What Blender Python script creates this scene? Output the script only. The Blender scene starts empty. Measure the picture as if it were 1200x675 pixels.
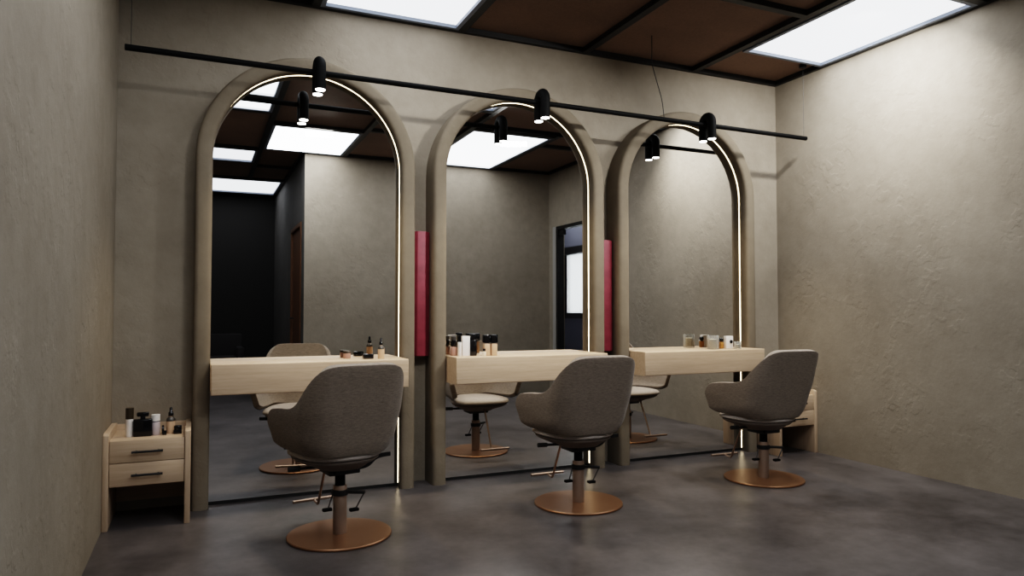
import bpy, bmesh, math, random
from mathutils import Vector, Matrix
random.seed(7)
scene = bpy.context.scene
C = bpy.data.collections.new('salon'); scene.collection.children.link(C)
PI = math.pi

# ------------------------------------------------------------------ materials
def new_mat(name):
    m = bpy.data.materials.new(name); m.use_nodes = True
    nt = m.node_tree; b = nt.nodes['Principled BSDF']
    return m, nt, b
def node(nt, t, **kw):
    n = nt.nodes.new(t)
    for k, v in kw.items(): setattr(n, k, v)
    return n
def noise(nt, scale, detail=4, rough=.55, vec=None):
    n = node(nt, 'ShaderNodeTexNoise'); n.inputs['Scale'].default_value = scale
    n.inputs['Detail'].default_value = detail; n.inputs['Roughness'].default_value = rough
    if vec is not None: nt.links.new(vec, n.inputs['Vector'])
    return n
def ramp(nt, fac, stops):
    r = node(nt, 'ShaderNodeValToRGB'); cr = r.color_ramp
    while len(cr.elements) < len(stops): cr.elements.new(.5)
    for e, (p, c) in zip(cr.elements, stops):
        e.position = p; e.color = (*c, 1) if len(c) == 3 else c
    nt.links.new(fac, r.inputs['Fac']); return r
def bump(nt, b, h, strength, dist=.01):
    n = node(nt, 'ShaderNodeBump'); n.inputs['Strength'].default_value = strength; n.inputs['Distance'].default_value = dist
    nt.links.new(h, n.inputs['Height']); nt.links.new(n.outputs['Normal'], b.inputs['Normal']); return n
def math_node(nt, op, a, b_):
    n = node(nt, 'ShaderNodeMath', operation=op)
    for i, x in enumerate((a, b_)):
        if isinstance(x, (int, float)): n.inputs[i].default_value = x
        else: nt.links.new(x, n.inputs[i])
    return n.outputs[0]
def coord(nt, kind='Object', scale=(1, 1, 1)):
    t = node(nt, 'ShaderNodeTexCoord'); mp = node(nt, 'ShaderNodeMapping'); mp.inputs['Scale'].default_value = scale
    nt.links.new(t.outputs[kind], mp.inputs['Vector']); return mp.outputs['Vector']
def position(nt):
    g = node(nt, 'ShaderNodeNewGeometry'); a = node(nt, 'ShaderNodeVectorMath', operation='ADD'); a.inputs[1].default_value = (3.137, 7.291, 5.373)
    nt.links.new(g.outputs['Position'], a.inputs[0]); return a.outputs['Vector']
def plain(name, col, rough=.5, metal=0, **kw):
    m, nt, b = new_mat(name)
    b.inputs['Base Color'].default_value = (*col, 1); b.inputs['Roughness'].default_value = rough; b.inputs['Metallic'].default_value = metal
    for k, v in kw.items(): b.inputs[k].default_value = v
    return m

def plaster(name, dark, light, strength=1.0):
    m, nt, b = new_mat(name); pos = position(nt)
    big = noise(nt, 1.1, 5, .6, pos)
    fine = noise(nt, 9, 6, .65, pos)
    mixv = math_node(nt, 'ADD', math_node(nt, 'MULTIPLY', big.outputs['Fac'], .65), math_node(nt, 'MULTIPLY', fine.outputs['Fac'], .35))
    r = ramp(nt, mixv, [(.34, dark), (.66, light)])
    nt.links.new(r.outputs['Color'], b.inputs['Base Color'])
    # trowelled lumps that come and go over the wall
    mask = ramp(nt, noise(nt, 1.9, 3, .6, pos).outputs['Fac'], [(.42, (0, 0, 0)), (.64, (1, 1, 1))])
    grit = noise(nt, 38, 5, .7, pos); chips = noise(nt, 13, 3, .5, pos)
    edge = ramp(nt, chips.outputs['Fac'], [(.47, (0, 0, 0)), (.56, (1, 1, 1))])
    h = math_node(nt, 'ADD', math_node(nt, 'MULTIPLY', math_node(nt, 'MULTIPLY', edge.outputs['Color'], mask.outputs['Color']), .55),
                  math_node(nt, 'ADD', math_node(nt, 'MULTIPLY', grit.outputs['Fac'], .45), math_node(nt, 'MULTIPLY', big.outputs['Fac'], .8)))
    bump(nt, b, h, .55 * strength, .008)
    b.inputs['Roughness'].default_value = .82; b.inputs['Specular IOR Level'].default_value = .3
    return m
M = {}
M['plaster'] = plaster('beige_plaster', (.232, .200, .158), (.318, .280, .227), .7)
M['frame'] = plaster('arch_plaster', (.150, .125, .092), (.205, .172, .130), .5)
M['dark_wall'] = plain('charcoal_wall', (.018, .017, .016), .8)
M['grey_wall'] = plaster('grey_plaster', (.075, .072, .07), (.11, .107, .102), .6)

def concrete():
    m, nt, b = new_mat('polished_concrete'); pos = position(nt)
    n1 = noise(nt, 1.0, 4, .6, pos); n2 = noise(nt, 4.2, 5, .62, pos); n3 = noise(nt, 24, 4, .6, pos)
    v = math_node(nt, 'ADD', math_node(nt, 'MULTIPLY', n1.outputs['Fac'], .5), math_node(nt, 'ADD', math_node(nt, 'MULTIPLY', n2.outputs['Fac'], .36), math_node(nt, 'MULTIPLY', n3.outputs['Fac'], .14)))
    r = ramp(nt, v, [(.37, (.037, .033, .033)), (.63, (.130, .118, .117))])
    nt.links.new(r.outputs['Color'], b.inputs['Base Color'])
    b.inputs['Roughness'].default_value = .35
    b.inputs['Specular IOR Level'].default_value = .5
    return m
M['concrete'] = concrete()

def fabric(name, c0, c1, scale=420):
    m, nt, b = new_mat(name); v = coord(nt)
    n = noise(nt, scale, 2, .5, v)
    v2 = coord(nt, 'Object', (.55, .55, 3.6)); n2 = noise(nt, 70, 3, .6, v2)
    mx = math_node(nt, 'ADD', math_node(nt, 'MULTIPLY', n.outputs['Fac'], .5), math_node(nt, 'MULTIPLY', n2.outputs['Fac'], .5))
    r = ramp(nt, mx, [(.36, c0), (.62, c1)])
    nt.links.new(r.outputs['Color'], b.inputs['Base Color'])
    bump(nt, b, mx, .35, .002)
    b.inputs['Roughness'].default_value = .9; b.inputs['Specular IOR Level'].default_value = .25
    b.inputs['Sheen Weight'].default_value = .15
    return m
M['fabric'] = fabric('taupe_fabric', (.165, .135, .108), (.29, .244, .203))
M['inner_lit'] = fabric('taupe_fabric_inner_lit', (.22, .19, .165), (.37, .325, .285))  # lighter copy of the taupe: light on shell inside and rim put into colour
M['piping'] = plain('dark_piping', (.075, .063, .055), .8)
M['seat'] = fabric('light_seat_fabric', (.36, .325, .295), (.49, .445, .41))
M['pan'] = plain('taupe_pan', (.20, .168, .145), .7)

def wood(name, c0, c1, axis='x'):
    m, nt, b = new_mat(name)
    s = {'x': (1.2, 26, 26), 'y': (26, 1.2, 26), 'z': (26, 26, 1.2)}[axis]
    v = coord(nt, 'Object', s); n = noise(nt, 2.2, 6, .6, v)
    v2 = coord(nt, 'Object', tuple(q * 3 for q in s)); n2 = noise(nt, 4, 3, .5, v2)
    mx = math_node(nt, 'ADD', math_node(nt, 'MULTIPLY', n.outputs['Fac'], .7), math_node(nt, 'MULTIPLY', n2.outputs['Fac'], .3))
    r = ramp(nt, mx, [(.33, c0), (.66, c1)]); nt.links.new(r.outputs['Color'], b.inputs['Base Color'])
    bump(nt, b, mx, .12, .002); b.inputs['Roughness'].default_value = .5
    return m
M['oak_x'] = wood('pale_oak', (.46, .34, .235), (.585, .455, .33), 'x')
M['oak_z'] = wood('pale_oak_upright', (.45, .33, .225), (.57, .44, .32), 'z')
M['oak_y'] = wood('pale_oak_side', (.53, .40, .275), (.66, .525, .385), 'y')
M['door_wood'] = wood('brown_door_wood', (.09, .04, .018), (.16, .075, .032), 'z')

def ceiling_board():
    m, nt, b = new_mat('brown_ceiling_board'); pos = position(nt)
    n = noise(nt, 60, 4, .6, pos); n2 = noise(nt, 1.2, 3, .5, pos)
    mx = math_node(nt, 'ADD', math_node(nt, 'MULTIPLY', n.outputs['Fac'], .4), math_node(nt, 'MULTIPLY', n2.outputs['Fac'], .6))
    r = ramp(nt, mx, [(.35, (.165, .108, .078)), (.65, (.23, .152, .112))]); nt.links.new(r.outputs['Color'], b.inputs['Base Color'])
    b.inputs['Roughness'].default_value = .8
    return m
M['board'] = ceiling_board()
M['black'] = plain('black_metal', (.007, .0065, .0065), .5, .0)
M['matte_black'] = plain('matte_black', (.004, .004, .004), .65, 0, **{'Specular IOR Level': .1})
M['grey_trim'] = plain('grey_light_trim', (.20, .235, .30), .5)
M['mirror'] = plain('mirror_silver', (.86, .86, .85), .0, 1.0)
M['copper'] = plain('brushed_copper', (.265, .145, .080), .36, .6)
M['column'] = plain('copper_column', (.36, .27, .215), .40, .6)
M['foot_metal'] = plain('footrest_metal', (.36, .28, .23), .35, .8)
M['steel'] = plain('dark_steel', (.10, .095, .09), .4, .6)
def red_panel():
    m, nt, b = new_mat('raspberry_panel'); n = noise(nt, 14, 4, .6, coord(nt))
    r = ramp(nt, n.outputs['Fac'], [(.35, (.185, .024, .038)), (.65, (.235, .034, .052))]); nt.links.new(r.outputs['Color'], b.inputs['Base Color'])
    b.inputs['Roughness'].default_value = .55; return m
M['red'] = red_panel()
def emit(name, col, s, base=.8):
    m, nt, b = new_mat(name)
    b.inputs['Base Color'].default_value = (base, base, base, 1); b.inputs['Emission Color'].default_value = (*col, 1); b.inputs['Emission Strength'].default_value = s
    return m
M['panel_light'] = emit('panel_diffuser', (.90, .935, 1.0), 1.95, .12)
M['led'] = emit('warm_led', (1.0, .80, .52), 9)
M['spot_lens'] = emit('spot_lens', (1.0, .95, .88), 12)
M['bottle_black'] = plain('glossy_black', (.006, .006, .007), .15)
M['white'] = plain('white_plastic', (.86, .84, .82), .35)
M['lavender'] = plain('pale_lavender_glass', (.50, .44, .46), .25)
M['beige_liquid'] = plain('beige_foundation', (.62, .43, .29), .2)
M['amber'] = plain('amber_glass', (.40, .20, .06), .15)
M['pink'] = plain('dusty_pink', (.48, .29, .24), .3)
M['brown_cap'] = plain('bronze_brown', (.045, .032, .018), .4)
def thin_glass():
    m, nt, b = new_mat('thin_clear_glass')
    tr = node(nt, 'ShaderNodeBsdfTransparent'); tr.inputs['Color'].default_value = (.93, .95, .95, 1)
    b.inputs['Base Color'].default_value = (.85, .85, .85, 1); b.inputs['Roughness'].default_value = .05
    fr = node(nt, 'ShaderNodeFresnel'); fr.inputs['IOR'].default_value = 1.5
    f2 = math_node(nt, 'ADD', math_node(nt, 'MULTIPLY', fr.outputs['Fac'], .8), .10)
    mx = node(nt, 'ShaderNodeMixShader'); nt.links.new(f2, mx.inputs['Fac']); nt.links.new(tr.outputs[0], mx.inputs[1]); nt.links.new(b.outputs[0], mx.inputs[2])
    nt.links.new(mx.outputs[0], nt.nodes['Material Output'].inputs['Surface']); return m
M['clear'] = thin_glass()
M['wax'] = plain('cream_wax', (.86, .78, .66), .5)
M['sofa'] = plain('charcoal_upholstery', (.035, .032, .033), .9)
M['navy'] = plain('slate_blue_wall', (.11, .115, .15), .8)
M['soot'] = plain('dark_ceiling_grey', (.25, .235, .25), .8)
M['jamb'] = plain('grey_jamb', (.34, .33, .31), .6)
M['lip'] = plain('dark_skirting', (.01, .01, .01), .6)

# ------------------------------------------------------------------ mesh helpers
def finish(name, bm, mat, parent=None, smooth=None):
    bmesh.ops.recalc_face_normals(bm, faces=bm.faces)
    me = bpy.data.meshes.new(name); bm.to_mesh(me); bm.free()
    if isinstance(mat, (list, tuple)):
        for q in mat: me.materials.append(q)
    else: me.materials.append(mat)
    if smooth:
        me.shade_smooth()
        if smooth != True: me.set_sharp_from_angle(angle=math.radians(smooth))
    o = bpy.data.objects.new(name, me); C.objects.link(o)
    if parent: o.parent = parent
    return o
def add_box(bm, x0, x1, y0, y1, z0, z1, bev=0, seg=2):
    t = bmesh.new(); bmesh.ops.create_cube(t, size=1)
    for v in t.verts: v.co = ((x0+x1)/2 + v.co.x*(x1-x0), (y0+y1)/2 + v.co.y*(y1-y0), (z0+z1)/2 + v.co.z*(z1-z0))
    if bev: bmesh.ops.bevel(t, geom=t.edges[:], offset=bev, segments=seg, affect='EDGES', profile=.5)
    merge(bm, t); return bm
def merge(bm, t, mat=None):
    if mat: bmesh.ops.transform(t, matrix=mat, verts=t.verts)
    me = bpy.data.meshes.new('tmp'); t.to_mesh(me); t.free(); bm.from_mesh(me); bpy.data.meshes.remove(me)
def box(name, x0, x1, y0, y1, z0, z1, mat, parent=None, bev=0):
    bm = bmesh.new(); add_box(bm, x0, x1, y0, y1, z0, z1, bev)
    return finish(name, bm, mat, parent, 35 if bev else None)
def add_lathe(bm, prof, seg=28, c=(0, 0, 0)):
    rings = []
    for r, z in prof:
        if r < 1e-6: rings.append([bm.verts.new((c[0], c[1], c[2]+z))])
        else: rings.append([bm.verts.new((c[0]+r*math.cos(2*PI*i/seg), c[1]+r*math.sin(2*PI*i/seg), c[2]+z)) for i in range(seg)])
    for a, b in zip(rings, rings[1:]):
        for i in range(seg):
            j = (i+1) % seg
            if len(a) == 1 and len(b) == 1: continue
            if len(a) == 1: bm.faces.new((a[0], b[i], b[j]))
            elif len(b) == 1: bm.faces.new((a[i], b[0], a[j]))
            else: bm.faces.new((a[i], b[i], b[j], a[j]))
    for ring in (rings[0], rings[-1]):
        if len(ring) > 1: bm.faces.new(ring)
def lathe(name, prof, mat, parent=None, seg=28, c=(0, 0, 0), smooth=40):
    bm = bmesh.new(); add_lathe(bm, prof, seg, c); return finish(name, bm, mat, parent, smooth)
def add_sweep(bm, path, sect, closed_sect=True, up=None, caps=True):
    """sweep a closed cross-section (list of (a,b)) along path; frames carried along the path."""
    P = [Vector(p) for p in path]; n = len(P); rings = []
    t0 = (P[1]-P[0]).normalized()
    ref = Vector(up) if up else (Vector((0, 0, 1)) if abs(t0.z) < .9 else Vector((1, 0, 0)))
    side = t0.cross(ref).normalized()
    for i in range(n):
        if i == 0: t = P[1]-P[0]
        elif i == n-1: t = P[-1]-P[-2]
        else: t = (P[i+1]-P[i]).normalized() + (P[i]-P[i-1]).normalized()
        t.normalize()
        side = (side - t*side.dot(t)).normalized(); nrm = side.cross(t)
        rings.append([bm.verts.new(P[i] + side*a + nrm*b) for a, b in sect])
    m = len(sect)
    for A, B in zip(rings, rings[1:]):
        for k in range(m): bm.faces.new((A[k], A[(k+1) % m], B[(k+1) % m], B[k]))
    if caps: bm.faces.new(rings[0]); bm.faces.new(rings[-1])
def circ(r, n=12): return [(r*math.cos(2*PI*i/n), r*math.sin(2*PI*i/n)) for i in range(n)]
def tube(name, path, r, mat, parent=None, n=12):
    bm = bmesh.new(); add_sweep(bm, path, circ(r, n)); return finish(name, bm, mat, parent, 50)
def add_tube(bm, path, r, n=12): add_sweep(bm, path, circ(r, n))
def smooth_path(pts, per=6):
    P = [Vector(p) for p in pts]; out = []
    for i in range(len(P)-1):
        a = P[max(i-1, 0)]; b = P[i]; c = P[i+1]; d = P[min(i+2, len(P)-1)]
        for k in range(per):
            t = k/per
            out.append(.5*((2*b) + (c-a)*t + (2*a-5*b+4*c-d)*t*t + (3*b-a-3*c+d)*t**3))
    out.append(P[-1]); return out
def prism(name, poly, axis, a0, a1, mat, parent=None, bev=0):
    bm = bmesh.new(); mk = {'x': lambda p, a: (a, p[0], p[1]), 'y': lambda p, a: (p[0], a, p[1]), 'z': lambda p, a: (p[0], p[1], a)}[axis]
    A = [bm.verts.new(mk(p, a0)) for p in poly]; B = [bm.verts.new(mk(p, a1)) for p in poly]
    n = len(poly); bm.faces.new(A); bm.faces.new(B)
    for i in range(n): bm.faces.new((A[i], A[(i+1) % n], B[(i+1) % n], B[i]))
    if bev: bmesh.ops.bevel(bm, geom=bm.edges[:], offset=bev, segments=2, affect='EDGES', profile=.5)
    return finish(name, bm, mat, parent, 35)
def thing(name, label, cat, loc=(0, 0, 0), rz=0, group=None):
    o = bpy.data.objects.new(name, None); o.empty_display_size = .1; C.objects.link(o)
    o.location = loc; o.rotation_euler = (0, 0, rz); tag(o, label, cat, group); return o
def tag(o, label, cat, group=None):
    o['label'] = label; o['category'] = cat
    if group: o['group'] = group
    return o
def struct(o): o['kind'] = 'structure'; return o
def dup(root, loc, rz, label):
    r = root.copy(); C.objects.link(r); r.location = loc; r.rotation_euler = (0, 0, rz); r['label'] = label
    for ch in list(root.children):
        c = ch.copy(); C.objects.link(c); c.parent = r
        for g in list(ch.children):
            d = g.copy(); C.objects.link(d); d.parent = c
    return r

# ------------------------------------------------------------------ the room
XL, XR, H = -.471, 4.817, 3.262
YB, YF, XC = -4.75, -8.7, 1.24          # rear wall, end of the corridor, corridor wall
T = .14; HC = 3.302                     # wall thickness, underside of the ceiling boards
HT = HC + .04
struct(box('floor', XL-T, 6.4, YF-T, T, -.12, 0, M['concrete']))
struct(box('wall_back', XL-T, XR+T, 0, T, 0, HT, M['plaster']))
struct(box('wall_left', XL-T, XL, YF, 0, 0, HT, M['plaster']))
DY0, DY1, DZ = -4.52, -3.55, 2.45       # doorway in the right-hand wall
bm = bmesh.new()
add_box(bm, XR, XR+T, DY1, 0, 0, HT); add_box(bm, XR, XR+T, YB-T, DY0, 0, HT); add_box(bm, XR, XR+T, DY0, DY1, DZ, HT)
struct(finish('wall_right', bm, M['plaster']))
struct(box('wall_rear', XC+T, XR, YB-T, YB, 0, HT, M['plaster']))
bm = bmesh.new()                        # corridor wall with its own doorway
CY0, CY1, CZ = -6.12, -5.02, 2.40
add_box(bm, XC, XC+T, CY1, YB, 0, HT); add_box(bm, XC, XC+T, YF, CY0, 0, HT); add_box(bm, XC, XC+T, CY0, CY1, CZ, HT)
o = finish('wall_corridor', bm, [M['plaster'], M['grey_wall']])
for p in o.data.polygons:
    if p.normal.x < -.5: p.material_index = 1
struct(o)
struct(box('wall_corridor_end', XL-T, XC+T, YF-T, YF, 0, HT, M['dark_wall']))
struct(box('ceiling', XL-T, XR+T, YF-T, T, HC, HC+.14, M['board']))

# ceiling grid of black beams
BX = [.695, 1.745, 2.795, 3.875]
def beam(n, x0, x1, y0, y1): struct(box('trim_%d' % n, x0, x1, y0, y1, H, HC, M['black'], None))
k = 1
def nxt():
    global k; k += 1; return k-1
for x in BX[1:]: beam(nxt(), x-.028, x+.028, YB+.035, -.035)
beam(nxt(), BX[0]-.028, BX[0]+.028, -7.0, -.035)
beam(nxt(), XL, XR, -.035, 0); beam(nxt(), XR-.035, XR, YB, -.035); beam(nxt(), XC, XR-.035, YB, YB+.035)
beam(nxt(), XL, XL+.035, YF, -.035); beam(nxt(), XC-.035, XC, YF, YB+.0); beam(nxt(), XL+.035, XC-.035, YF, YF+.035)
BAYS = [(XL+.035, BX[0]-.028), (BX[0]+.028, BX[1]-.028), (BX[1]+.028, BX[2]-.028), (BX[2]+.028, BX[3]-.028), (BX[3]+.028, XR-.035)]
CROSS = [(0, [-1.20, -2.43, -2.98, -4.82, -5.68]), (1, [-1.22, -3.42]), (2, [-1.30, -2.02, -3.3]), (3, [-.55 - .7, -2.74]), (4, [-1.90, -3.19])]
beam(nxt(), XL+.035, XC-.035, -7.04, -6.99); beam(nxt(), XL+.035, XC-.035, -8.46, -8.40)
for bi, ys in CROSS:
    for y in ys: beam(nxt(), BAYS[bi][0], BAYS[bi][1], y-.028, y+.028)
beam(nxt(), BX[0]+.028, XC-.035, -5.95, -5.894)
def light_panel(x0, x1, y0, y1, label):
    cx, cy = (x0+x1)/2, (y0+y1)/2; w, d = (x1-x0)/2, (y1-y0)/2
    t = thing('ceiling_light_panel', label, 'ceiling light', (cx, cy, HC), 0, 'recessed ceiling light panels')
    bm = bmesh.new(); e = .032
    add_box(bm, -w, w, -d, -d+e, -.038, 0); add_box(bm, -w, w, d-e, d, -.038, 0); add_box(bm, -w, -w+e, -d+e, d-e, -.038, 0); add_box(bm, w-e, w, -d+e, d-e, -.038, 0)
    finish('frame', bm, M['grey_trim'], t)
    box('diffuser', -w+e, w-e, -d+e, d-e, -.014, 0, M['panel_light'], t)
light_panel(BAYS[1][0], BAYS[1][1], -1.19, -.037, 'white ceiling light panel beside the mirror wall above the left arched mirror')
light_panel(BAYS[4][0]+.03, BAYS[4][1], -1.87, -.55, 'white ceiling light panel along the right wall, biggest at top right')
light_panel(BAYS[1][0], BAYS[1][1], YB+.037, -3.45, 'white ceiling light panel seen largest in the left mirror')
light_panel(BAYS[3][0], BAYS[3][1], YB+.037, -2.77, 'large white ceiling light panel reflected in the middle mirror')
light_panel(BAYS[2][0], BAYS[2][1], -1.99, -1.33, 'white ceiling light panel, small corner in the top of the middle mirror')
light_panel(BAYS[0][0]+.03, BAYS[0][1], -2.40, -1.23, 'white ceiling light panel at the very top left of the left mirror')
light_panel(BAYS[0][0]+.03, BAYS[0][1], -2.95, -2.46, 'narrow white ceiling light panel second from top in the left mirror')
light_panel(BAYS[0][0]+.03, BAYS[0][1], -5.65, -4.85, 'white ceiling light panel third down at the left of the left mirror')
light_panel(BAYS[0][0]+.03, XC-.037, -8.39, -7.05, 'white ceiling light panel at the corridor end, lowest in the left mirror')

def ceiling_area_lamp(x0, x1, y0, y1, z, power, col=(.93, .965, 1.0)):
    L = bpy.data.lights.new('ceiling_area_lamp', 'AREA'); L.shape = 'RECTANGLE'; L.size = x1-x0; L.size_y = y1-y0; L.energy = power; L.color = col
    o = bpy.data.objects.new('ceiling_area_lamp', L); C.objects.link(o); o.location = ((x0+x1)/2, (y0+y1)/2, z)
ceiling_area_lamp(BAYS[4][0]+.07, BAYS[4][1]-.04, -1.83, -.59, HC-.036, 12)
ceiling_area_lamp(BAYS[1][0]+.04, BAYS[1][1]-.04, YB+.08, -3.49, HC-.036, 24)
ceiling_area_lamp(BAYS[3][0]+.04, BAYS[3][1]-.04, YB+.08, -2.81, HC-.036, 12)
def aimed_lamp(loc, target, sx, sy, power, spread, col=(1, .985, .96)):      # added lamps without fittings, for the rail's shadow and a bright wall patch
    L = bpy.data.lights.new('added_aimed_lamp', 'AREA'); L.shape = 'RECTANGLE'; L.size = sx; L.size_y = sy; L.energy = power; L.color = col; L.spread = math.radians(spread)
    o = bpy.data.objects.new('added_aimed_lamp', L); C.objects.link(o); o.location = loc
    o.rotation_euler = (Vector(target)-Vector(loc)).to_track_quat('-Z', 'Y').to_euler()
aimed_lamp((3.40, -2.90, 3.19), (2.1, 0, 1.85), .30, .05, 8.5, 58)
aimed_lamp((4.20, -1.58, 3.245), (4.62, -.85, 2.0), .16, .08, 22, 150)
aimed_lamp((1.25, -3.60, 3.245), (1.0, 0, 1.9), .30, .05, 2.5, 58)
ceiling_area_lamp(BAYS[0][0]+.12, BAYS[0][1]-.04, -2.9, -1.3, HC-.036, 8)
ceiling_area_lamp(BAYS[1][0]+.04, BAYS[1][1]-.04, -1.15, -.35, HC-.036, 4)

# doorway on the right wall, with the lobby and its window beyond
d1 = struct(bpy.data.objects.new('door_1', None)); C.objects.link(d1); d1.location = (XR, (DY0+DY1)/2, 0)
w = (DY1-DY0)/2
bm = bmesh.new()
add_box(bm, .0, .10, -w, -w+.05, 0, DZ); add_box(bm, .0, .10, w-.05, w, 0, DZ); add_box(bm, .0, .10, -w+.05, w-.05, DZ-.05, DZ)
finish('door_frame', bm, M['black'], d1)
bm = bmesh.new(); add_box(bm, -.012, 0, -w-.09, -w, 0, DZ+.0); finish('jamb_casing', bm, M['jamb'], d1)
box('door_closer', .02, .075, -w+.05, -w+.17, DZ-.13, DZ-.06, M['black'], d1, .006)
LX = 5.72
struct(box('wall_lobby_left', XR+T, LX, -6.9, -6.78, 0, 2.85, M['soot']))
struct(box('wall_lobby_right', XR+T, LX, -3.42, -3.3, 0, 2.85, M['soot']))
struct(box('wall_lobby_inner', XR+T-.02, XR+T, -6.78, YB-T, 0, 2.85, M['soot']))
bm = bmesh.new()
WY0, WY1, WZ0, WZ1 = -5.95, -4.2, 1.17, 2.16
add_box(bm, LX, LX+.12, -6.9, -3.3, 0, WZ0); add_box(bm, LX, LX+.12, -6.9, -3.3, WZ1, 2.85); add_box(bm, LX, LX+.12, -6.9, WY0, WZ0, WZ1); add_box(bm, LX, LX+.12, WY1, -3.3, WZ0, WZ1)
struct(finish('wall_lobby_window', bm, M['navy']))
struct(box('ceiling_lobby', XR+T, LX+.12, -6.9, -3.3, 2.85, 2.95, M['soot']))
ceiling_area_lamp(XR+T+.1, LX-.1, -5.9, -4.0, 2.84, 14)  # added unseen lamp that brightens the lobby; no light panel here
w1 = struct(bpy.data.objects.new('window_1', None)); C.objects.link(w1); w1.location = (LX, (WY0+WY1)/2, WZ0)
h = (WY1-WY0)/2; zz = WZ1-WZ0
bm = bmesh.new(); add_box(bm, -.03, .1, -h, h, -.09, 0); add_box(bm, -.03, .1, -h, h, zz, zz+.12); add_box(bm, -.03, .1, -h-.05, -h, -.09, zz+.12); add_box(bm, -.03, .1, h, h+.05, -.09, zz+.12)
finish('window_frame', bm, M['black'], w1)
box('window_glass', .04, .05, -h, h, 0, zz, M['clear'], w1)
# wooden door in the corridor
d2 = struct(bpy.data.objects.new('door_2', None)); C.objects.link(d2); d2.location = (XC, (CY0+CY1)/2, 0)
w = (CY1-CY0)/2
bm = bmesh.new(); add_box(bm, -.015, .10, -w, -w+.05, 0, CZ); add_box(bm, -.015, .10, w-.05, w, 0, CZ); add_box(bm, -.015, .10, -w+.05, w-.05, CZ-.05, CZ)
finish('door_frame', bm, M['door_wood'], d2)
lf = box('door_leaf', .02, .065, -w+.05, w-.05, .006, CZ-.05, M['door_wood'], d2)
bm = bmesh.new(); add_tube(bm, [(.02, 0, 1.1), (-.035, 0, 1.1)], .011); add_tube(bm, [(-.035, -.01, 1.1), (-.035, .13, 1.1)], .010)
h_ = finish('door_handle', bm, M['black'], lf, 40); h_.location = (0, -w+.12, 0)

# ------------------------------------------------------------------ arched mirrors
MX = [.662, 2.177, 3.692]; RI = .603; ZC = 2.16; YM = -.09; FW = .09; YFRONT = -.195
def arch_path(r, z0, y=0, seg=40):
    return [(-r, y, z0), (-r, y, ZC*.33), (-r, y, ZC*.66)] + [(-r*math.cos(PI*i/seg), y, ZC + r*math.sin(PI*i/seg)) for i in range(seg+1)] + [(r, y, ZC*.66), (r, y, ZC*.33), (r, y, z0)]
def make_mirror():
    t = thing('arched_mirror', '', 'mirror', (0, 0, 0), 0, 'tall arched mirrors along the back wall')
    # padded frame: rounded nose section swept round the arch
    sec = [(0, 0)]; rr = FW/2
    rn = (FW+.008)/2; cn = FW/2-.004; rr = rn
    sec = [(0, -.002), (0, YM-.012), (-.006, YM-.030), (-.008, YFRONT+rr)]
    for i in range(1, 16): a = PI - PI*i/16; cc, ss_ = math.cos(a), math.sin(a); e_ = 2/3.4; sec.append((cn + rn*math.copysign(abs(cc)**e_, cc), YFRONT + rr - rr*abs(ss_)**e_))
    sec += [(FW, YFRONT+rr), (FW, YM), (FW, -.002)]
    bm = bmesh.new(); rings = []; seg = 48
    def ring(px, pz, nx, nz): return [bm.verts.new((px+nx*a, y, pz+nz*a)) for a, y in sec]
    for z in (0, .5, 1.0, 1.6): rings.append(ring(-RI, z, -1, 0))
    for i in range(seg+1):
        a = PI - PI*i/seg; rings.append(ring(RI*math.cos(a), ZC+RI*math.sin(a), math.cos(a), math.sin(a)))
    for z in (1.6, 1.0, .5, 0): rings.append(ring(RI, z, 1, 0))
    n = len(sec)
    for A, B in zip(rings, rings[1:]):
        for q in range(n): bm.faces.new((A[q], A[(q+1) % n], B[(q+1) % n], B[q]))
    bm.faces.new(rings[0]); bm.faces.new(rings[-1])
    finish('padded_frame', bm, M['frame'], t, 50)
    r = RI+.001
    poly = [(-r, .022)] + [(-r*math.cos(PI*i/seg), ZC+r*math.sin(PI*i/seg)) for i in range(seg+1)] + [(r, .022)]
    prism('mirror_glass', poly, 'y', YM, YM+.012, M['mirror'], t)
    box('plinth', -RI, RI, YM+.004, YM+.03, .001, .022, M['lip'], t)
    tube('led_strip', arch_path(RI-.0004, .024, YM-.0022, 48), .0016, M['led'], t, 8)
    return t
m0 = make_mirror(); m0.location = (MX[0], 0, 0)
m0['label'] = 'left arched floor mirror with rounded beige frame and warm LED edge'
dup(m0, (MX[1], 0, 0), 0, 'middle arched floor mirror between the two red panels')
dup(m0, (MX[2], 0, 0), 0, 'right arched floor mirror nearest the brightly lit right wall')

# ------------------------------------------------------------------ red upright panels between the frames
def red_box(cx, label):
    g = .066
    poly = [(-g, -.004), (-g, -.085), (-.030, -.118), (.030, -.118), (g, -.085), (g, -.004)]
    o = prism('wall_panel', poly, 'z', .887, 1.76, M['red'], None, .003); o.location = (cx, 0, 0)
    tag(o, label, 'wall panel', 'red upright panels between the mirrors')
G1 = (MX[0]+RI+FW + MX[1]-RI-FW)/2; G2 = (MX[1]+RI+FW + MX[2]-RI-FW)/2
red_box(G1, 'raspberry red upright wall panel between left and middle mirrors')
red_box(G2, 'raspberry red upright wall panel between middle and right mirrors')

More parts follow.
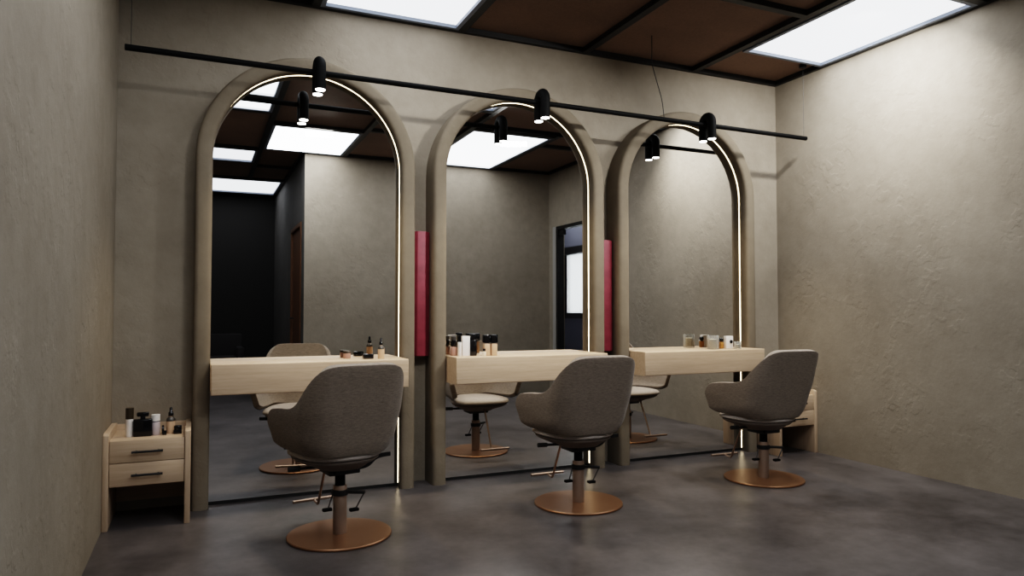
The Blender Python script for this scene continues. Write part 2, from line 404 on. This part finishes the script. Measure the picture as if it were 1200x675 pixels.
# ------------------------------------------------------------------ floating shelves
SZ0, SZ1, SY = .706, .888, -.385
def make_shelf():
    r = RI - .0095; c = .004
    poly = [(-r, YM-.010), (-r+c, YM-.010), (-r+c, YM-.0005), (r-c, YM-.0005), (r-c, YM-.010), (r, YM-.010), (r, SY), (-r, SY)]
    bm = bmesh.new(); A = [bm.verts.new((x, y, SZ0)) for x, y in poly]; B = [bm.verts.new((x, y, SZ1)) for x, y in poly]
    n = len(poly); bm.faces.new(A); bm.faces.new(B)
    for i in range(n): bm.faces.new((A[i], A[(i+1) % n], B[(i+1) % n], B[i]))
    fr = [e for e in bm.edges if all(abs(v.co.y-SY) < 1e-5 for v in e.verts)]
    bmesh.ops.bevel(bm, geom=fr, offset=.008, segments=3, affect='EDGES', profile=.5)
    return finish('vanity_shelf', bm, M['oak_x'], None, 35)
s0 = make_shelf(); s0.location = (MX[0], 0, 0)
for i, lab in enumerate(['pale wood floating shelf across the left mirror', 'pale wood floating shelf across the middle mirror', 'pale wood floating shelf across the right mirror']):
    s = s0 if i == 0 else s0.copy()
    if i: C.objects.link(s)
    s.location = (MX[i], 0, 0); tag(s, lab, 'shelf', 'floating vanity shelves')

# ------------------------------------------------------------------ track light
TY, TZ = -.46, 2.668
t = thing('track_light_rail', 'long black track rail hung across the mirrors on thin cables', 'track light', (2.15, TY, TZ))
tube('rail', [(-.395-2.15, 0, 0), (4.70-2.15, 0, 0)], .0175, M['matte_black'], t, 16)
for x in (-.365, 4.675):
    c = tube('suspension_cable', [(x-2.15, 0, .016), (x-2.15, 0, HC-TZ-.001)], .0016, M['black'], t, 6)
    lathe('ceiling_mount', [(.028, HC-TZ-.03), (.03, HC-TZ-.026), (.03, HC-TZ)], M['black'], t, 16, (x-2.15, 0, 0))
tube('power_cord', smooth_path([(3.235-2.15, 0, .015), (3.215-2.15, 0, .15), (3.165-2.15, .0, .30), (3.128-2.15, 0, .42), (3.127-2.15, 0, .52), (3.127-2.15, 0, HC-TZ-.001)]), .003, M['black'], t, 6)
def make_spot():
    t = thing('track_spotlight', '', 'spotlight', (0, TY, TZ), 0, 'twin black spotlights on the rail')
    r = .034; s = .052; zb, za = -.118, .014
    pts = [(0, -s, zb), (0, -s, -.05), (0, -s, za)] + [(0, -s*math.cos(PI*i/10), za+s*math.sin(PI*i/10)) for i in range(1, 10)] + [(0, s, za), (0, s, -.05), (0, s, zb)]
    bm = bmesh.new(); add_sweep(bm, pts, circ(r, 20), up=(1, 0, 0)); finish('housing', bm, M['matte_black'], t, 50)
    for y in (-s, s): lathe('lens', [(.001, zb-.003), (.029, zb-.003), (.029, zb+.002)], M['spot_lens'], t, 20, (0, y, 0))
    return t
sp = make_spot()
for i, (x, lab) in enumerate([(.657, 'leftmost twin black track spotlight in front of the left mirror arch'), (2.19, 'middle twin black track spotlight in front of the middle mirror arch'), (3.65, 'rightmost twin black track spotlight in front of the right mirror arch')]):
    o = sp if i == 0 else dup(sp, (0, 0, 0), 0, lab)
    o.location = (x, TY, TZ); o['label'] = lab
    for y in (-.052, .052):
        L = bpy.data.lights.new('spot_beam', 'SPOT'); L.energy = 27; L.spot_size = math.radians(112); L.spot_blend = .8; L.shadow_soft_size = .03; L.color = (1, .82, .58)
        lo = bpy.data.objects.new('spot_beam', L); C.objects.link(lo); lo.location = (x, TY+y, TZ-.125)

# ------------------------------------------------------------------ salon chairs
def lerp(a, b, t): return a + (b-a)*t
def catmull(keys, z):
    if z <= keys[0][0]: return keys[0][1]
    if z >= keys[-1][0]: return keys[-1][1]
    for i in range(len(keys)-1):
        z0, z1 = keys[i][0], keys[i+1][0]
        if z0 <= z <= z1:
            t = (z-z0)/(z1-z0)
            p0 = keys[max(i-1, 0)][1]; p1 = keys[i][1]; p2 = keys[i+1][1]; p3 = keys[min(i+2, len(keys)-1)][1]
            return [.5*((2*b) + (c-a)*t + (2*a-5*b+4*c-d)*t*t + (3*b-a-3*c+d)*t**3) for a, b, c, d in zip(p0, p1, p2, p3)]
# plan of the shell at a few heights: back depth, half width at back, half width at arm tip, tip y, corner radius
PLAN = [(.44, [.194, .196, .235, .205, .125]), (.462, [.206, .226, .266, .222, .14]), (.495, [.218, .250, .291, .234, .15]), (.54, [.230, .268, .304, .24, .155]), (.60, [.245, .275, .322, .245, .155]),
        (.68, [.268, .282, .330, .235, .145]), (.80, [.298, .275, .325, .23, .125]), (.93, [.335, .255, .310, .22, .10])]
def plan_point(z, u):
    yb, hw, hf, yf, r = catmull(PLAN, z)
    a = math.atan2(hf-hw, yf+yb)                 # sides splay forward
    segs = [max(hw-r, .01), r*(PI/2-a), None]
    p1 = (hw-r, -yb)
    ca, sa = hw-r, -yb+r
    pe = (ca + r*math.cos(a), sa - r*math.sin(a) + 2*r*math.sin(a))
    pe = (ca + r*math.cos(-a), sa + r*math.sin(-a))
    ln = math.hypot(hf-pe[0], yf-pe[1]); L = segs[0]+segs[1]+ln; s = u*L
    if s <= segs[0]: return (s, -yb)
    s -= segs[0]
    if s <= segs[1]:
        th = -PI/2 + s/r
        return (ca + r*math.cos(th), sa + r*math.sin(th))
    t_ = (s-segs[1])/ln
    return (lerp(pe[0], hf, t_), lerp(pe[1], yf, t_))
def smoothstep(a, b, x):
    t = min(1, max(0, (x-a)/(b-a))); return t*t*(3-2*t)
ZT = [(0, [.930]), (.17, [.929]), (.235, [.922]), (.285, [.905]), (.33, [.876]), (.38, [.833]), (.43, [.786]), (.48, [.746]), (.54, [.718]), (.62, [.702]), (.78, [.694]), (.90, [.682]), (1, [.665])]
def ztop(u): return catmull(ZT, u)[0]
def zbot(u): return .455 + .012*smoothstep(.40, 1.0, u)
def make_shell(parent):
    NU, NS = 34, 12; us = []
    for i in range(NU+1):
        us.append(1 - (1 - i/NU)**1.0)
    bm = bmesh.new(); grid = []
    for sgn in (-1, 1):
        for i in (range(NU, 0, -1) if sgn < 0 else range(0, NU+1)):
            u = us[i]; zt, zb = ztop(u), zbot(u)
            if u > .90:                               # rounded arm tip
                q = (u-.90)/.10; zm = .575; k_ = max(0, 1-(q**2.4)*.9)**.42; zt = zm + (zt-zm)*k_; zb = zb + .022*q*q
            col = []
            for j in range(NS+1):
                z = lerp(zb, zt, j/NS); x, y = plan_point(z, u); col.append(bm.verts.new((sgn*x, y, z)))
            grid.append(col)
    for A, B in zip(grid, grid[1:]):
        for j in range(NS): bm.faces.new((A[j], B[j], B[j+1], A[j+1]))
    bmesh.ops.recalc_face_normals(bm, faces=bm.faces)
    if sum(f.normal.y for f in bm.faces if abs(f.calc_center_median().x) < .1) > 0: bmesh.ops.reverse_faces(bm, faces=bm.faces)
    rim = [[c[NS].co.copy() for c in grid], [c[0].co.copy() for c in grid], [v.co.copy() for v in grid[0]], [v.co.copy() for v in grid[-1]]]
    me = bpy.data.meshes.new('shell'); bm.to_mesh(me); bm.free(); me.materials.append(M['fabric']); me.materials.append(M['inner_lit'])
    tmp = bpy.data.objects.new('shell_tmp', me); C.objects.link(tmp)
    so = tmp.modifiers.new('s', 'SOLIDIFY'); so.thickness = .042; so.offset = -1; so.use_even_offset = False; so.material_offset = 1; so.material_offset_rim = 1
    bv = tmp.modifiers.new('b', 'BEVEL'); bv.width = .012; bv.segments = 2; bv.limit_method = 'ANGLE'; bv.angle_limit = math.radians(50)
    ss = tmp.modifiers.new('u', 'SUBSURF'); ss.levels = 1; ss.render_levels = 1
    bpy.context.view_layer.update()
    dg = bpy.context.evaluated_depsgraph_get(); me2 = bpy.data.meshes.new_from_object(tmp.evaluated_get(dg))
    bpy.data.objects.remove(tmp); me2.shade_smooth(); me2.name = 'shell'
    o = bpy.data.objects.new('backrest_shell', me2); C.objects.link(o); o.parent = parent
    # dark piping that runs round the outer edge
    loop = [Vector(p) for p in rim[0]] + [Vector(p) for p in reversed(rim[3][1:-1])] + [Vector(p) for p in reversed(rim[1])] + [Vector(p) for p in rim[2][1:-1]]
    cen = Vector((0, 0, .62)); bm = bmesh.new()
    pl = []
    for p in loop:
        d = Vector((p.x, p.y, 0)); d = d.normalized() if d.length > 0 else d; pl.append(p - d*.006 + Vector((0, 0, -.003 if p.z > .56 else .003)))
    pl.append(pl[0].copy()); add_sweep(bm, pl, circ(.0026, 6), caps=False)
    finish('piping', bm, M['piping'], o, True)
    return o
def seat_outline(k=1.0, n=44, dy=0):
    pts = []
    for i in range(n):
        a = 2*PI*i/n; c, s = math.cos(a), math.sin(a); e = 2/2.6
        x = .252*math.copysign(abs(c)**e, c); y = .235*math.copysign(abs(s)**e, s)
        x *= lerp(.80, 1.0, min(1, (y+.235)/.40))
        pts.append((x*k, y*k + .046*(k if k > .5 else 1) + dy))
    return pts
def add_layers(bm, layers):
    rings = [[bm.verts.new((x, y, z)) for x, y in seat_outline(kk, dy=dy)] for kk, z, dy in layers]
    n = len(rings[0])
    for A, B in zip(rings, rings[1:]):
        for i in range(n): bm.faces.new((A[i], A[(i+1) % n], B[(i+1) % n], B[i]))
    bm.faces.new(rings[0]); bm.faces.new(rings[-1])
def make_chair():
    t = thing('salon_chair', '', 'salon chair', (0, 0, 0), 0, 'salon chairs in front of the mirrors')
    make_shell(t)
    bm = bmesh.new(); add_layers(bm, [(.90, .424, 0), (.955, .427, 0), (1.02, .434, 0), (1.03, .443, 0), (1.0, .458, 0), (.92, .468, 0), (.8, .475, 0), (.5, .478, 0)])
    finish('seat', bm, M['seat'], t, True)
    bm = bmesh.new(); add_layers(bm, [(.96, .4235, 0), (.95, .414, 0), (.88, .402, 0), (.76, .390, 0), (.64, .378, -.008), (.54, .366, -.014), (.46, .358, -.02)])
    finish('seat_pan', bm, M['pan'], t, 60)
    bm = bmesh.new(); add_box(bm, -.085, .085, -.075, .075, .335, .3575, .006); add_box(bm, -.06, .06, -.095, -.0755, .340, .372, .005)
    finish('mechanism_plate', bm, M['black'], t, 40)
    bm = bmesh.new(); add_tube(bm, [(-.05, .01, .372), (-.16, .01, .376), (-.215, .01, .378)], .008); add_tube(bm, [(-.215, .01, .378), (-.225, .01, .3785), (-.262, .01, .380), (-.275, .01, .3805)], .0135)
    finish('tilt_lever', bm, M['black'], t, 50)
    bm = bmesh.new(); add_sweep(bm, smooth_path([(.05, -.01, .350), (.115, -.01, .352), (.155, -.01, .362), (.195, -.01, .392), (.235, -.01, .402), (.285, -.01, .404)], 5), [(-.011, -.006), (.011, -.006), (.011, .006), (-.011, .006)], up=(0, 1, 0))
    finish('recline_lever', bm, M['black'], t, 40)
    lathe('piston', [(.027, .268), (.027, .336)], M['matte_black'], t, 24)
    lathe('column', [(.036, .012), (.036, .262), (.034, .268), (.026, .268)], M['column'], t, 32)
    lathe('base_disc', [(.001, 0), (.271, 0), (.2745, .003), (.2745, .010), (.271, .0135), (.001, .0135)], M['copper'], t, 96)
    # footrest: stem from under the seat, forward hook, cross bar
    bm = bmesh.new(); add_tube(bm, smooth_path([(0, .17, .410), (.0, .215, .36), (0, .335, .12), (0, .352, .092), (0, .375, .086), (0, .425, .094)], 5), .0075)
    fr = finish('footrest_stem', bm, M['foot_metal'], t, 50)
    bm = bmesh.new(); add_tube(bm, [(-.122, .43, .096), (.122, .43, .096)], .0095); finish('footrest_bar', bm, M['foot_metal'], fr, 50)
    # foot pump on the column
    bm = bmesh.new(); add_box(bm, -.045, .135, -.012, .012, .222, .238, .004); add_lathe(bm, [(.0366, .215), (.043, .217), (.043, .243), (.0366, .245)], 24)
    bmesh.ops.transform(bm, matrix=Matrix.Rotation(math.radians(-35), 4, 'Z'), verts=bm.verts)
    pm = finish('foot_pump', bm, M['black'], t, 40)
    bm = bmesh.new()
    add_tube(bm, [(.105, -.075, .226), (.06, -.075, .150)], .004, 8); finish('pump_linkage', bm, M['steel'], pm, 50)
    bm = bmesh.new(); add_tube(bm, [(-.035, .01, .226), (-.065, .0, .150)], .004, 8); finish('pump_linkage', bm, M['steel'], pm, 50)
    for x, y in ((.055, -.075), (-.065, 0)):
        b_ = bmesh.new(); add_box(b_, x-.03, x+.02, y-.014, y+.014, .138, .154, .005); finish('pump_pad', b_, M['matte_black'], pm, 40)
    return t
ch = make_chair()
for i, (x, y, r, lab) in enumerate([(.705, -1.0, 10, 'taupe salon chair on copper disc base, front left, before the left mirror'), (2.18, -.98, 0, 'taupe salon chair on copper disc base before the middle mirror'), (3.705, -.965, -2, 'taupe salon chair on copper disc base by the right wall')]):
    o = ch if i == 0 else dup(ch, (0, 0, 0), 0, lab)
    o.location = (x, y, 0); o.rotation_euler = (0, 0, math.radians(r)); o['label'] = lab

# ------------------------------------------------------------------ drawer cabinets
def make_cabinet(w_):
    t = thing('drawer_cabinet', '', 'cabinet', (0, 0, 0), 0, 'pale wood drawer cabinets at the wall ends')
    D = -.432; p = .03; hw = w_/2
    side = [(D, 0), (-.004, 0), (-.004, .530), (D+.02, .530), (D, .520)]
    for s in (-1, 1):
        x0 = -hw if s < 0 else hw-p
        prism('side_panel', side, 'x', x0, x0+p, M['oak_z'], t, .003)
    box('top_tray', -hw+p+.0005, hw-p-.0005, D+.02, -.021, .472, .488, M['oak_x'], t, .002)
    box('back_panel', -hw+p+.0005, hw-p-.0005, -.020, -.005, .06, .522, M['oak_x'], t)
    box('bottom_board', -hw+p+.0005, hw-p-.0005, D+.03, -.021, .240, .252, M['oak_x'], t)
    for z0, z1 in ((.365, .4865), (.236, .3615)):
        d = box('drawer', -hw+p+.003, hw-p-.003, D+.006, D+.0195, z0, z1, M['oak_x'], t, .002)
        zc = (z0+z1)/2 - .002; bm = bmesh.new()
        add_tube(bm, [(-.078, D-.018, zc), (.078, D-.018, zc)], .0065)
        for x in (-.055, .055): add_tube(bm, [(x, D+.006, zc), (x, D-.018, zc)], .0055)
        finish('handle', bm, M['black'], d, 50)
    return t
cb = make_cabinet(.437); cb.location = (XL+.2195, 0, 0); cb['label'] = 'pale wood two-drawer cabinet with black handles against the left wall'
c2 = make_cabinet(.428); c2.location = (XR-.2155, 0, 0); c2['label'] = 'pale wood two-drawer cabinet half hidden behind the rightmost salon chair'

# ------------------------------------------------------------------ cosmetics
G = 'cosmetics'
def rbox(name, w_, d_, z0, z1, mat, parent, bev=.003, x=0, y=0): return box(name, x-w_/2, x+w_/2, y-d_/2, y+d_/2, z0, z1, mat, parent, bev)
def dropper(x, y, z, s, label, liquid=None):
    t = thing('dropper_bottle', label, 'bottle', (x, y, z))
    lathe('glass_body', [(.001, 0), (.021*s, 0), (.023*s, .002), (.023*s, .070*s), (.021*s, .080*s), (.010*s, .090*s), (.010*s, .094*s), (.001, .094*s)], liquid or M['beige_liquid'], t, 24)
    lathe('shoulder', [(.0235*s, .066*s), (.0236*s, .070*s), (.0216*s, .081*s), (.0106*s, .0905*s)], M['steel'], t, 24)
    lathe('dropper_cap', [(.001, .0945*s), (.013*s, .0945*s), (.013*s, .112*s), (.008*s, .118*s), (.0075*s, .136*s), (.004*s, .142*s), (.001, .143*s)], M['bottle_black'], t, 20)
Z = SZ1 + .0005
# left shelf
t = thing('cream_jar', 'small dusty pink jar with dark lid on the left shelf', 'jar', (.90, -.145, Z))
lathe('body', [(.001, 0), (.023, 0), (.025, .003), (.025, .034), (.001, .034)], M['pink'], t, 24); lathe('lid', [(.001, .0345), (.0265, .0345), (.0265, .046), (.024, .049), (.001, .049)], M['brown_cap'], t, 24)
o = rbox('powder_compact', .066, .05, 0, .032, M['bottle_black'], None, .004); o.location = (1.018, -.245, Z); tag(o, 'flat black powder box in front of the left mirror shelf', 'compact')
dropper(1.101, -.262, Z, .95, 'beige dropper bottle with black cap on the left shelf')
# middle shelf
for x, lab in ((1.851, 'left of two beige foundation bottles with square black caps'), (1.905, 'right of two beige foundation bottles with square black caps')):
    t = thing('foundation_bottle', lab, 'bottle', (x, -.262, Z), 0, 'beige foundation bottles on the middle shelf')
    rbox('body', .043, .036, 0, .084, M['beige_liquid'], t, .004); rbox('neck', .030, .026, .0842, .090, M['steel'], t, .001); rbox('cap', .048, .040, .0905, .146, M['bottle_black'], t, .003)
t = thing('sample_bottle', 'tiny bottle with black cap beside the foundation bottles', 'bottle', (1.824, -.285, Z))
lathe('body', [(.001, 0), (.012, 0), (.013, .002), (.013, .028), (.006, .032), (.001, .032)], M['wax'], t, 16); lathe('cap', [(.001, .0322), (.009, .0322), (.009, .050), (.001, .050)], M['bottle_black'], t, 16)
t = thing('perfume_bottle', 'tall black rectangular bottle behind the tiny sample on the middle shelf', 'perfume', (1.758, -.235, Z))
rbox('body', .046, .040, 0, .108, M['bottle_black'], t, .004); rbox('cap', .040, .036, .1085, .152, M['bottle_black'], t, .003)
o = rbox('carton', .056, .040, 0, .138, M['white'], None, .001); o.location = (1.705, -.225, Z); tag(o, 'tall plain white carton on the middle shelf', 'carton')
t = thing('lotion_bottle', 'slim white bottle with black cap left of the white carton', 'bottle', (1.650, -.262, Z))
lathe('body', [(.001, 0), (.013, 0), (.014, .002), (.014, .095), (.008, .100), (.001, .100)], M['white'], t, 20); lathe('cap', [(.001, .1005), (.0125, .1005), (.0125, .145), (.001, .145)], M['bottle_black'], t, 20)
t = thing('perfume_bottle', 'round black and pink bottle at the left end of the middle shelf', 'perfume', (1.640, -.165, Z))
lathe('body', [(.001, 0), (.024, 0), (.027, .004), (.027, .055), (.012, .066), (.001, .066)], M['pink'], t, 24); lathe('collar', [(.001, .0665), (.021, .0665), (.026, .075), (.026, .100), (.014, .106), (.001, .106)], M['bottle_black'], t, 24)
lathe('stopper', [(.001, .1065), (.018, .1065), (.020, .115), (.020, .134), (.001, .136)], M['steel'], t, 24)
# right shelf
def candle(x, y, r, h_, label, fill):
    t = thing('glass_candle', label, 'candle', (x, y, Z))
    lathe('glass', [(.001, 0), (r, 0), (r+.002, .003), (r+.002, h_), (r-.003, h_), (r-.003, .008), (.001, .008)], M['clear'], t, 32)
    lathe('wax', [(.001, .0085), (r-.0035, .0085), (r-.0035, h_*fill), (.001, h_*fill)], M['wax'], t, 32)
candle(3.865, -.245, .046, .112, 'large clear glass candle with pale wax on the right shelf', .72)
candle(4.062, -.315, .026, .062, 'small clear glass jar at the right end of the right shelf', .6)
t = thing('perfume_bottle', 'small amber bottle with round black stopper on the right shelf', 'perfume', (3.975, -.215, Z))
rbox('body', .034, .03, 0, .055, M['amber'], t, .004); bm = bmesh.new(); bmesh.ops.create_uvsphere(bm, u_segments=20, v_segments=12, radius=.0195, matrix=Matrix.Translation((0, 0, .074))); finish('stopper', bm, M['bottle_black'], t, True)
t = thing('perfume_bottle', 'white cube bottle with round black dot on the right shelf', 'perfume', (4.030, -.240, Z))
rbox('body', .074, .034, 0, .105, M['white'], t, .004)
bm = bmesh.new(); bmesh.ops.create_cone(bm, cap_ends=True, segments=24, radius1=.014, radius2=.014, depth=.006, matrix=Matrix.Translation((.012, -.0203, .058)) @ Matrix.Rotation(PI/2, 4, 'X')); finish('front_dot', bm, M['bottle_black'], t, 40)
# left cabinet
Z = .4885
t = thing('tube_bottle', 'tall white bottle with brown cap at left on the left cabinet', 'bottle', (-.352, -.305, Z))
lathe('body', [(.001, 0), (.019, 0), (.020, .002), (.020, .100), (.001, .100)], M['white'], t, 24); lathe('cap', [(.001, .1005), (.0205, .1005), (.0205, .162), (.001, .163)], M['brown_cap'], t, 24)
t = thing('perfume_bottle', 'square black perfume bottle with broad stopper on the left cabinet', 'perfume', (-.284, -.315, Z))
rbox('body', .098, .04, 0, .098, M['bottle_black'], t, .008); rbox('neck', .026, .022, .0982, .112, M['bottle_black'], t, .002); rbox('stopper', .062, .03, .1122, .136, M['bottle_black'], t, .006)
t = thing('lotion_bottle', 'pale lavender bottle with white cap on the left cabinet', 'bottle', (-.220, -.300, Z))
lathe('body', [(.001, 0), (.022, 0), (.0235, .002), (.0235, .072), (.021, .076), (.001, .076)], M['lavender'], t, 24); lathe('collar', [(.001, .0765), (.0215, .0765), (.0215, .081), (.001, .081)], M['bottle_black'], t, 24); lathe('cap', [(.001, .0815), (.0235, .0815), (.0235, .117), (.001, .118)], M['white'], t, 24)
bm = bmesh.new(); bmesh.ops.create_cone(bm, cap_ends=True, segments=24, radius1=.025, radius2=.025, depth=.012, matrix=Matrix.Translation((0, 0, .025)) @ Matrix.Rotation(PI/2, 4, 'Y'))
bmesh.ops.bevel(bm, geom=[e for e in bm.edges if len(e.link_faces) == 2 and e.calc_face_angle() > .8], offset=.002, segments=2, affect='EDGES')
o = finish('powder_compact', bm, M['bottle_black'], None, 40); o.location = (-.182, -.275, Z); tag(o, 'round black compact standing on edge beside the lavender bottle', 'compact')
dropper(-.142, -.262, Z, 1.06, 'beige dropper bottle with black cap on the left cabinet')
o = rbox('lipstick_case', .022, .022, 0, .024, M['bottle_black'], None, .002); o.location = (-.172, -.318, Z); tag(o, 'tiny black cube left of the cabinet dropper bottle', 'makeup case')
o = rbox('eyeshadow_case', .044, .036, 0, .024, M['bottle_black'], None, .003); o.location = (-.104, -.300, Z); tag(o, 'small black box right of the cabinet dropper bottle', 'makeup case')
o = lathe('cream_jar', [(.001, 0), (.019, 0), (.021, .003), (.021, .019), (.019, .022), (.001, .022)], M['bottle_black'], None, 24); o.location = (-.103, -.300, Z+.0245); tag(o, 'round black jar resting on the small black box', 'jar')

# ------------------------------------------------------------------ dark armchair at the end of the corridor (seen in the left mirror)
t = thing('lounge_armchair', 'dark upholstered armchair at the corridor end, low in the left mirror', 'armchair', (.30, -8.20, 0))
box('seat', -.28, .28, -.29, .36, .12, .44, M['sofa'], t, .03); box('backrest', -.40, .40, -.42, -.292, .12, .81, M['sofa'], t, .03)
for s in (-1, 1): box('armrest', min(s*.285, s*.40), max(s*.285, s*.40), -.288, .38, .12, .60, M['sofa'], t, .03)
for x in (-.35, .35):
    for y in (-.36, .32): box('leg', x-.02, x+.02, y-.02, y+.02, 0, .1195, M['black'], t)

# ------------------------------------------------------------------ world, camera, view
w_ = bpy.data.worlds.new('sky'); scene.world = w_; w_.use_nodes = True
bg = w_.node_tree.nodes['Background']; bg.inputs['Color'].default_value = (.93, .96, 1, 1); bg.inputs['Strength'].default_value = 6
cam = bpy.data.cameras.new('camera'); co = bpy.data.objects.new('camera', cam); C.objects.link(co); scene.camera = co
cam.sensor_width = 36; cam.lens = 24.653; cam.clip_start = .02
yaw, pitch, roll = .41964, .033075, -.00037
co.location = (0, -4.85, 1.2)
co.rotation_euler = (Matrix.Rotation(-yaw, 4, 'Z') @ Matrix.Rotation(PI/2+pitch, 4, 'X') @ Matrix.Rotation(roll, 4, 'Z')).to_euler()
scene.view_settings.view_transform = 'Filmic'
for lk in ('High Contrast', 'Filmic - High Contrast'):
    try: scene.view_settings.look = lk; break
    except Exception: pass
scene.view_settings.exposure = 0.30
cy = scene.cycles
cy.max_bounces = 10; cy.diffuse_bounces = 5; cy.glossy_bounces = 6; cy.transmission_bounces = 8; cy.caustics_reflective = False; cy.caustics_refractive = False
try: cy.use_denoising = True; cy.denoiser = 'OPENIMAGEDENOISE'
except Exception: pass
cy.sample_clamp_indirect = 4
